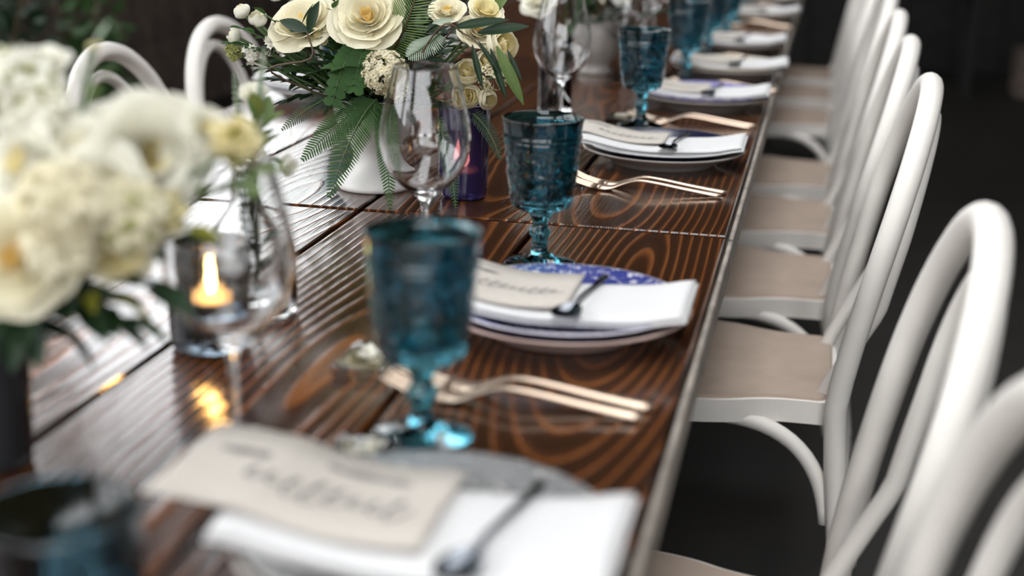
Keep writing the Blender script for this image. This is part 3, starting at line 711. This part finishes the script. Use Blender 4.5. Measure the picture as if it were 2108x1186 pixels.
def cluster(center, R, n, size, m, root, label, name='flower_cluster', cat='flower', face=None, group=None, squash=1.0, npet=5, buds=None):
    """a head of many tiny florets, too many to pick apart"""
    center, root = Vector(center), Vector(root); t = thing(name, label, cat, root, 0, group); b = MB(); bb = MB()
    for _ in range(n):
        d = Vector((random.gauss(0, 1), random.gauss(0, 1), random.gauss(0, 1))).normalized()
        if face is not None and d.dot(Vector(face).normalized()) < -.25: d = -d
        c = center + Vector((d.x, d.y, d.z * squash)) * R * random.uniform(.78, 1.0); e = d.orthogonal().normalized(); g = d.cross(e); a0 = random.random() * 6; s_ = size * random.uniform(.75, 1.25)
        for k in range(npet):
            a = a0 + 2 * PI * k / npet; u = e * math.cos(a) + g * math.sin(a); v = d.cross(u)
            b.add([c, c + u * s_ * .55 + v * s_ * .38 + d * s_ * .12, c + u * s_ + d * s_ * .28, c + u * s_ * .55 - v * s_ * .38 + d * s_ * .12], [(0, 1, 2, 3)])
        if buds: bb.lathe([(0, -size * .3), (size * .3, 0), (0, size * .3)], 5, None, c + d * size * .25)
        b.add([center + d * R * .15, c + e * .0005, c - e * .0005], [(0, 1, 2)])
    stuff(b.build('florets', m, t, False, root))
    if buds: stuff(bb.build('floret_centres', buds, t, False, root))
    MB().tube(bez(center, (center + root) / 2 + Vector((0, 0, .01)), root, 8), .002, 6).build('stem', STEMM, t, True, root); return t

# ---- white footed vase with the main bouquet
vb = P(772, 384)
vt = thing('footed_vase', 'white ceramic footed vase under the big bouquet of roses and ferns', 'vase', (vb.x, vb.y, ZT))
MB().lathe([(0, .003), (.050, 0), (.0545, .001), (.0555, .005), (.0545, .009), (.047, .017), (.037, .029), (.0315, .042), (.0310, .050), (.0325, .058), (.038, .069), (.047, .081), (.055, .098), (.0605, .118), (.0625, .128), (.0625, .132), (.0600, .133), (.057, .118), (.051, .100), (.042, .085), (.02, .075), (0, .073)], 48).build('body', CERAMIC, vt)
VR = Vector((vb.x, vb.y, ZT + .082))
def root_(): return VR + Vector((random.uniform(-.022, .022), random.uniform(-.022, .022), random.uniform(0.01, .022)))
BQ = ' in the main bouquet'
TOCAM = Vector((.20, -.85, .45))
bloom(PY(755, 28, 1.84), (.08, -.80, .60), .052, KIT_Y, root_(), 'open cream rose with deep yellow heart' + BQ, spin=.3)
bloom(PY(620, 38, 1.86), (-.12, -.62, .77), .053, KIT_Y, root_(), 'half open cream rose wrapped by narrow dark leaves' + BQ, rings=[1, 2, 3, 4, 5, 6], closed=.93)
bloom(PY(655, 75, 1.85), (-.1, -.6, -.5), .030, KIT_P, root_(), 'drooping cream rose bud under the half open rose', rings=[2, 3], closed=.6)
for (x_, y_, r_, d, l) in [(500, 26, 33, (-.5, -.3, .8), 'small white rosebud beside the half open rose'), (485, 76, 32, (-.8, -.4, .4), 'small white rosebud leaning out toward the white chair'), (533, 42, 36, (-.1, -.5, .8), 'small white rosebud between the two buds and the half open rose')]:
    bloom(PY(x_, y_, 1.86), d, r_ / 1480 * .85, KIT_BW, root_(), l, 'rosebud', 'rosebud', closed=.85)
for (x_, y_, r_, d, k, l) in [(962, 150, 27, (.3, -.75, .5), KIT_B, 'small cream spray rose above the violet candle cylinder'), (965, 198, 25, (.2, -.9, .2), KIT_B, 'small cream spray rose hanging lowest over the violet candle cylinder'), (1003, 205, 20, (.6, -.7, .1), KIT_B, 'small cream spray rose on the goblet side of the lowest spray rose'), (1000, 128, 24, (.5, -.7, .5), KIT_B, 'small cream spray rose behind the olive leaves'),
    (985, 62, 34, (.4, -.6, .7), KIT_Y, 'cream rose at the base of the olive twig'), (1032, 92, 34, (.7, -.6, .4), KIT_B, 'cream rose behind the hanging olive leaves'), (920, 18, 30, (.1, -.6, .8), KIT_Y, 'cream rose beside the grey green fan frond'), (1002, 18, 30, (.4, -.5, .8), KIT_P, 'pale yellow rose over the olive twig')]:
    bloom(PY(x_, y_, 1.88), d, r_ / 1480 * (1.38 if k is KIT_B else 1.25), k, root_(), l, name='spray_rose')
for (dx, dy, dz, k, l) in [(-.06, .02, .27, KIT_Y, 'rose at the crown of the main bouquet over the fan frond'), (.06, .06, .28, KIT_W, 'white rose at the crown of the main bouquet beside the crown rose'), (-.02, .13, .24, KIT_Y, 'cream rose on the plank wall side of the main bouquet'), (-.14, .06, .21, KIT_W, 'white rose at the back of the main bouquet above the navy plate')]:
    bloom(VR + Vector((dx, dy, dz)), (dx * 4, dy * 4 - .1, .8), .045, k, root_(), l)
cluster(PY(792, 148, 1.83), .030, 150, .0062, FLOR, root_(), 'round head of tiny cream viburnum florets' + BQ, 'viburnum_head', face=TOCAM, npet=5, buds=FLOR)
cluster(PY(812, 185, 1.84), .017, 46, .006, FLOR, root_(), 'small head of viburnum florets under the round head', 'viburnum_head', face=TOCAM, buds=BUDG)
cluster(PY(480, 108, 1.86), .011, 16, .006, BUDG, root_(), 'tiny green and white bud cluster under the leaning rosebud', 'bud_cluster', face=TOCAM, buds=BUDG)
cluster(PY(515, 112, 1.86), .012, 14, .007, WHITE_P, root_(), 'tiny white filler blossoms under the rosebuds', 'filler_blossom', face=TOCAM)
cluster(PY(560, 95, 1.87), .014, 14, .006, WHITE_P, root_(), 'tiny white filler blossoms beneath the half open rose', 'filler_blossom', face=TOCAM, buds=FLOR)
cluster(PY(1015, 160, 1.87), .020, 30, .006, FLOR, root_(), 'loose cream florets among the hanging olive leaves', 'filler_blossom', face=TOCAM, buds=YGRN)
# ferns
fern(PY(775, 205, 1.86), PY(725, 250, 1.80), PY(678, 408, 1.80), 40, .030, .0026, FERN, 'feathery fern frond hanging over the foot of the white vase', (0, -1, .25), .55)
fern(PY(768, 210, 1.86), PY(705, 235, 1.82), PY(622, 330, 1.80), 38, .026, .0026, FERN, 'feathery fern frond reaching down toward the clear bottle', (0, -1, .25), .6)
fern(PY(785, 215, 1.86), PY(795, 270, 1.80), PY(803, 432, 1.80), 40, .020, .0024, FERN, 'feathery fern frond hanging behind the empty wine glass', (0, -1, .25), .6)
fern(PY(720, 190, 1.90), PY(650, 200, 1.86), PY(580, 268, 1.85), 34, .018, .002, DGRN, 'dark fern frond crossing the far white plate', (0, -1, .4), .6)
fern(PY(960, 225, 1.9), PY(1010, 255, 1.88), PY(1030, 330, 1.86), 22, .014, .0028, DGRN, 'short dark frond trailing beside the violet candle cylinder', (0, -1, .3), .6)
fern(PY(905, 240, 1.9), PY(930, 330, 1.84), PY(938, 430, 1.82), 30, .014, .002, FERN, 'thin fern frond trailing in front of the violet candle cylinder', (0, -1, .3), .6)
fern(PY(800, 118, 1.9), PY(835, 70, 1.84), PY(868, -45, 1.83), 34, .040, .0020, LGRN, 'grey green fan frond of long thin leaflets beside the open rose', (.1, -1, .3), .75, 'fan_frond', lambda f: .55 + .45 * math.sin(PI * f) , .05)
fern(PY(905, 70, 1.88), PY(885, 90, 1.84), PY(840, 118, 1.82), 22, .026, .0018, SGRN, 'pale feathered sprig under the fan frond', (0, -1, .4), .9, 'feather_sprig')
for (a, b_, c_, l) in [((760, 120), (712, 70), (684, 218), 'broad scalloped fern leaf under the half open rose'), ((765, 110), (745, 75), (728, 190), 'broad scalloped fern leaf curling beside the viburnum')]:
    fern(PY(*a, 1.88), PY(*b_, 1.82), PY(*c_, 1.82), 13, .019, .014, FERN, l, (0, -1, .3), .35, 'scalloped_fern', lambda f: .75 + .35 * math.sin(PI * f))
# olive twig and other leaves
def twig(pts_px, Y, leaves, label, kind='olive'):
    pts = [PY(x_, y_, Y) for x_, y_ in pts_px]; rt = VR + Vector((.02, -.01, .02)); t = thing('olive_twig', label, 'foliage', rt)
    path = catmull([rt] + pts, 5); MB().tube(path, .0013, 6).build('stem', STEMB, t, True, rt)
    for (x0, y0, x1, y1, w_, kd) in leaves:
        a, b_ = PY(x0, y0, Y), PY(x1, y1, Y - .012); o = link('leaf', LF[kd], t); L = (b_ - a).length; o.matrix_local = leafmx(a - rt, b_ - a, Vector((.1, -1, .5)), L); o.scale = (L, L * w_, L)
twig([(900, 62), (955, 70), (985, 92), (1010, 130), (1030, 170)], 1.80, [(930, 58, 1042, 36, 1.0, 'olive'), (983, 68, 1084, 50, 1.25, 'olive'), (972, 92, 993, 182, .9, 'olive'), (1010, 100, 1042, 205, .85, 'olive'), (1022, 95, 1078, 213, 1.0, 'lime'), (1044, 102, 1074, 165, .8, 'olive'), (985, 85, 1028, 150, .7, 'olive'), (890, 48, 932, 38, 1.2, 'sage')], 'olive twig with long dark leaves reaching over the cream spray roses')
twig([(560, 150), (640, 120), (632, 65)], 1.79, [(634, 64, 576, 40, 1.0, 'dark'), (636, 66, 652, 5, .8, 'dark'), (632, 66, 598, 64, .5, 'olive'), (622, 48, 642, 8, .5, 'olive')], 'dark narrow leaved twig lying over the half open rose')
twig([(950, 40), (1010, 30)], 1.9, [(1006, 32, 1040, -6, .8, 'wide'), (960, 22, 990, 8, .6, 'olive')], 'light green twig over the pale yellow rose')
for (x_, y_, x1, y1, kd) in [(545, 30, 552, -4, 'rose'), (503, 62, 512, 42, 'rose'), (497, 92, 520, 72, 'rose'), (690, 20, 668, -5, 'rose'), (480, 90, 455, 88, 'dark')]:
    sprig(root_(), PY(x_, y_, 1.85), 'rose', 3, .022, 'small rose leaf sprig among the white rosebuds', 'rose_leaf_sprig', start=.86, group='rose leaf sprigs')
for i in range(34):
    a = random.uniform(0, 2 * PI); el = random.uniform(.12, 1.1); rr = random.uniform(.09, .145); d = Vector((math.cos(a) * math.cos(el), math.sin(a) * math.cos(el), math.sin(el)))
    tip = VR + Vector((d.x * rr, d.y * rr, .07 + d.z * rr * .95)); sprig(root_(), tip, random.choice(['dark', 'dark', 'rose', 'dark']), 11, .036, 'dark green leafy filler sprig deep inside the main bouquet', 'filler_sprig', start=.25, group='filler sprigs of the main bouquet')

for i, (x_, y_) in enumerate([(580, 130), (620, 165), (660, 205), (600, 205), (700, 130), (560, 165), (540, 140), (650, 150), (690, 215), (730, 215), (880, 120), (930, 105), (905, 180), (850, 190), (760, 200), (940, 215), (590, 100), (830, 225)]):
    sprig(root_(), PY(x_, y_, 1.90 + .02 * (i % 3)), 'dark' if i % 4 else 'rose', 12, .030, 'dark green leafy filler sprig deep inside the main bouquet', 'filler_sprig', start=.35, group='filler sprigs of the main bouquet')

# ---- bottle bloom
BR = Vector((bp.x, bp.y, ZT + .03))
bloom(PY(520, 192, 1.34), (.1, -.55, .8), .024, KIT_W, BR + Vector((.01, 0, 0)), 'white ruffled bloom standing in the clear bottle', 'flower', 'white_bloom', rings=[2, 3, 4], closed=.95, bend=PY(520, 330, 1.34))
bloom(PY(590, 345, 1.335), (.7, -.6, -.2), .022, KIT_W, BR + Vector((.012, 0, .02)), 'white drooping bud beside the neck of the clear bottle', 'flower', 'white_bloom', rings=[2, 3], closed=.8, bend=PY(530, 270, 1.34))
fern(BR + Vector((0, 0, .01)), PY(522, 300, 1.34), PY(545, 95, 1.32), 40, .010, .004, SGRN, 'soft grey green spike rising from the clear bottle', (0, -1, .3), .9, 'green_spike')
fern(BR + Vector((0, 0, .01)), PY(500, 300, 1.34), PY(482, 150, 1.32), 26, .010, .004, SGRN, 'thin grey green spike leaning toward the front bouquet', (0, -1, .3), .9, 'green_spike')
sprig(BR, PY(530, 250, 1.33), 'wide', 8, .034, 'bright green leaves in the neck of the clear bottle', 'bottle_leaf_sprig', start=.72)
sprig(BR, PY(478, 292, 1.33), 'yell', 6, .022, 'yellow green leaves hanging over the clear bottle', 'bottle_leaf_sprig', start=.75)
sprig(BR + Vector((.005, 0, -.02)), BR + Vector((.025, -.015, .05)), 'rose', 4, .03, 'submerged green leaves inside the clear bottle', 'bottle_leaf_sprig', start=.3)

# ---- smoky vase with the front bouquet
fb = P(-14, 948)
fv = thing('smoky_vase', 'dark smoky glass vase under the blurred front bouquet', 'vase', (fb.x, fb.y, ZT))
MB().lathe([(0, .002), (.026, 0), (.030, .002), (.0315, .01), (.033, .06), (.034, .105), (.0355, .112), (.0335, .113), (.031, .10), (.029, .02), (0, .012)], 40).build('body', SMOKE, fv)
FR = Vector((fb.x, fb.y, ZT + .095)); FY = fb.y
def fr_(): return FR + Vector((random.uniform(-.012, .012), random.uniform(-.012, .012), random.uniform(-.02, .01)))
FQ = ' in the blurred front bouquet'
K = 1 / 2720
for (x_, y_, r_, d, kit, dy, l) in [
    (22, 530, 100, (.1, -.85, .3), KIT_Y, -.05, 'large cream yellow rose low' + FQ), (315, 320, 98, (.55, -.75, .05), KIT_W, .0, 'large creamy white rose leaning toward the wine glass' + FQ),
    (150, 300, 92, (-.05, -.5, .8), KIT_W, .0, 'white rose in the middle' + FQ), (30, 335, 75, (-.3, -.8, .4), KIT_W, -.02, 'white rose above the low yellow rose' + FQ),
    (240, 520, 62, (.4, -.8, -.1), KIT_P, -.02, 'pale yellow rose at the lower rim' + FQ), (428, 262, 42, (.6, -.5, .5), KIT_W, .02, 'small white rose farthest out toward the clear bottle' + FQ),
    (360, 215, 36, (.3, -.3, .8), KIT_W, .03, 'small white rose in front of the white chair hoop' + FQ), (235, 250, 75, (.1, -.4, .85), KIT_W, .04, 'white rose at the crown' + FQ), (200, 385, 80, (.2, -.8, .35), KIT_W, -.03, 'white rose above the cream florets' + FQ), (95, 420, 70, (-.1, -.9, .3), KIT_P, -.04, 'pale rose above the cream florets' + FQ), (70, 130, 60, (-.1, -.4, .8), KIT_W, .05, 'white rose behind the tall stock flowers' + FQ), (385, 300, 48, (.5, -.6, .4), KIT_W, .02, 'white rose behind the leaning rose' + FQ)]:
    bloom(PY(x_, y_, FY + dy), d, r_ * K * 1.2, kit, fr_(), l)
for (x_, y_, r_, n, m, dy, bud, l) in [
    (40, 195, 80, 60, WHITE_P, .03, YGRN, 'tall head of white stock flowers' + FQ), (150, 430, 75, 60, FLOR, -.05, None, 'cream floret head in the centre' + FQ), (270, 450, 58, 46, FLOR, -.03, BUDG, 'cream floret head above the lower rim' + FQ),
    (130, 505, 55, 44, CREAM_P, -.05, None, 'cream floret head beside the low yellow rose' + FQ), (85, 270, 70, 50, WHITE_P, .02, None, 'white floret head under the tall stock flowers' + FQ), (485, 298, 22, 14, PALE_P, .02, YGRN, 'yellow floret tuft farthest out' + FQ), (335, 440, 30, 18, PALE_P, 0, YGRN, 'yellow floret tuft over the dark blue votive' + FQ)]:
    cluster(PY(x_, y_, FY + dy), r_ * K, n, .016, m, fr_(), l, 'floret_head', face=TOCAM, buds=bud, npet=5)
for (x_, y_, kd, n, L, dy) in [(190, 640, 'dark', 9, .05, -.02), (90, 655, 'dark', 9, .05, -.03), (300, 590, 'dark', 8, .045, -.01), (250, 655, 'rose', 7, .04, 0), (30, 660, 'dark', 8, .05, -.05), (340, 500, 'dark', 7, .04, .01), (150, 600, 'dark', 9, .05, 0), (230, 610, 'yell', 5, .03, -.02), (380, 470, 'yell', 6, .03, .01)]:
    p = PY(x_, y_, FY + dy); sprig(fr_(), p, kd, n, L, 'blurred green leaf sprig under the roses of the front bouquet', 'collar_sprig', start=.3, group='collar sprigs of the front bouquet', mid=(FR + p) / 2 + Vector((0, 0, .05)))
sprig(fr_(), PY(500, 372, FY + .04), 'wide', 7, .045, 'long green leaf spray reaching toward the bottle neck', 'leaf_spray', start=.6)
sprig(fr_(), PY(195, 88, FY + .03), 'sage', 5, .022, 'thin sage sprig standing above the front bouquet', 'sage_sprig', start=.8)
bloom(PY(195, 92, FY + .03), (0, -.2, 1), .012, KIT_P, fr_(), 'tiny green bud standing above the front bouquet', 'flower', 'green_bud', rings=[1, 2], closed=.9)
sprig(fr_(), PY(205, 170, FY + .03), 'wide', 3, .02, 'small green leaflet in front of the chair hoop', 'sage_sprig', start=.85)

# ---- farther vase and flowers
gv = P(1225, 150)
g = thing('bowl_vase', 'rounded grey ceramic bowl vase with pale blooms farther down the table', 'vase', (gv.x, gv.y, ZT))
MB().lathe([(0, .002), (.038, 0), (.041, .003), (.040, .008), (.034, .016), (.040, .028), (.058, .048), (.068, .075), (.070, .10), (.066, .120), (.063, .122), (.062, .10), (.055, .06), (.03, .03), (0, .025)], 40).build('body', STONE, g)
GR = Vector((gv.x, gv.y, ZT + .05))
for (dx, dy, dz, R, kit, l) in [(-.09, -.06, .14, .042, KIT_Y, 'cream rose low in the far bouquet'), (.05, -.08, .15, .042, KIT_P, 'pale yellow rose facing the goblets in the far bouquet'), (-.16, -.02, .15, .04, KIT_W, 'white rose stretching sideways from the far bouquet'), (-.03, -.02, .22, .045, KIT_W, 'white rose at the crown of the far bouquet'), (.08, .03, .19, .042, KIT_Y, 'cream rose at the back of the far bouquet'), (-.10, .06, .20, .042, KIT_Y, 'cream rose behind the white crown rose of the far bouquet')]:
    bloom(GR + Vector((dx, dy, dz)), (dx * 4, dy * 4 - .4, .6), R, kit, GR + Vector((random.uniform(-.02, .02), 0, .01)), l)
for i in range(16):
    a = random.uniform(0, 2 * PI); el = random.uniform(-.05, 1.0); rr = random.uniform(.10, .16); d = Vector((math.cos(a) * math.cos(el), math.sin(a) * math.cos(el), math.sin(el)))
    sprig(GR, GR + Vector((d.x * rr, d.y * rr, .09 + d.z * rr)), 'dark', 8, .05, 'dark leafy sprig filling the far bouquet', 'filler_sprig', start=.3, group='filler sprigs of the far bouquet')

CYR = Vector((cp_.x, cp_.y, ZT + .03))
bloom(CYR + Vector((-.035, -.01, .19)), (-.3, -.6, .7), .042, KIT_W, CYR, 'white rose standing in the clear cylinder vase')
bloom(CYR + Vector((.02, .02, .23)), (.2, -.3, .9), .040, KIT_P, CYR + Vector((.01, 0, 0)), 'pale yellow rose standing in the clear cylinder vase')
sprig(CYR, CYR + Vector((.05, 0, .19)), 'rose', 6, .05, 'green leaf sprig in the clear cylinder vase', start=.55)

# ------------------------------------------------------------------ background
def shrub(loc, h, r, label, m=DGRN, n=70, stems=7):
    t = thing('leafy_shrub', label, 'shrub', loc)
    pt = MB().lathe([(0, 0), (.11, 0), (.15, .24), (.155, .25), (.14, .25), (.10, .05), (0, .05)], 20).build('pot', BLACKWOOD, t)
    for k in range(stems):
        a = 2 * PI * k / stems; path = bez((0, 0, .05), (math.cos(a) * r * .3, math.sin(a) * r * .3, h * .6), (math.cos(a) * r * .8, math.sin(a) * r * .8, h * random.uniform(.7, 1)), 8)
        MB().tube(path, .006, 5).build('stem', STEMB, t)
    b = MB()
    for _ in range(n * 6):
        d = Vector((random.gauss(0, 1), random.gauss(0, 1), random.gauss(0, 1))).normalized() * random.uniform(.3, 1); c = Vector((d.x * r, d.y * r, h * .62 + d.z * h * .38)); a = Vector((random.gauss(0, 1), random.gauss(0, 1), random.gauss(0, .7))).normalized(); e = a.orthogonal().normalized(); s_ = random.uniform(.02, .045)
        b.add([c - a * s_, c + e * s_ * .45, c + a * s_, c - e * s_ * .45], [(0, 1, 2, 3)])
    stuff(b.build('foliage', m, t, False))
shrub((-2.55, 4.15, 0), 1.15, .30, 'dark potted shrub against the plank wall')
shrub((-2.6, 4.95, 0), .75, .16, 'slim potted shrub farther along the plank wall', GRN, 40)
sb = thing('side_table', 'small wooden side table against the black back wall', 'table', (.72, 8.6, 0))
tw = mat('oiled_oak', (.20, .085, .030), .5, var=.3, scale=12)
MB().bbox((0, 0, .61), (.50, .40, .05), .004).build('table_top', tw, sb, False)
for sx in (-1, 1):
    for sy in (-1, 1): MB().bbox((sx * .2, sy * .15, .2925), (.04, .04, .585), .003).build('leg', BLACKWOOD, sb, False)
cr_ = thing('slatted_crate', 'low wooden slatted crate on the dark floor by the back wall', 'crate', (1.45, 8.7, 0))
for k in range(3): MB().bbox((0, -.16, .045 + .09 * k), (.5, .018, .075), .002).build('slat', DARKWOOD, cr_, False); MB().bbox((0, .16, .045 + .09 * k), (.5, .018, .075), .002).build('slat', DARKWOOD, cr_, False)
for sx in (-1, 1): MB().bbox((sx * .24, 0, .135), (.02, .30, .26), .002).build('end_panel', DARKWOOD, cr_, False)
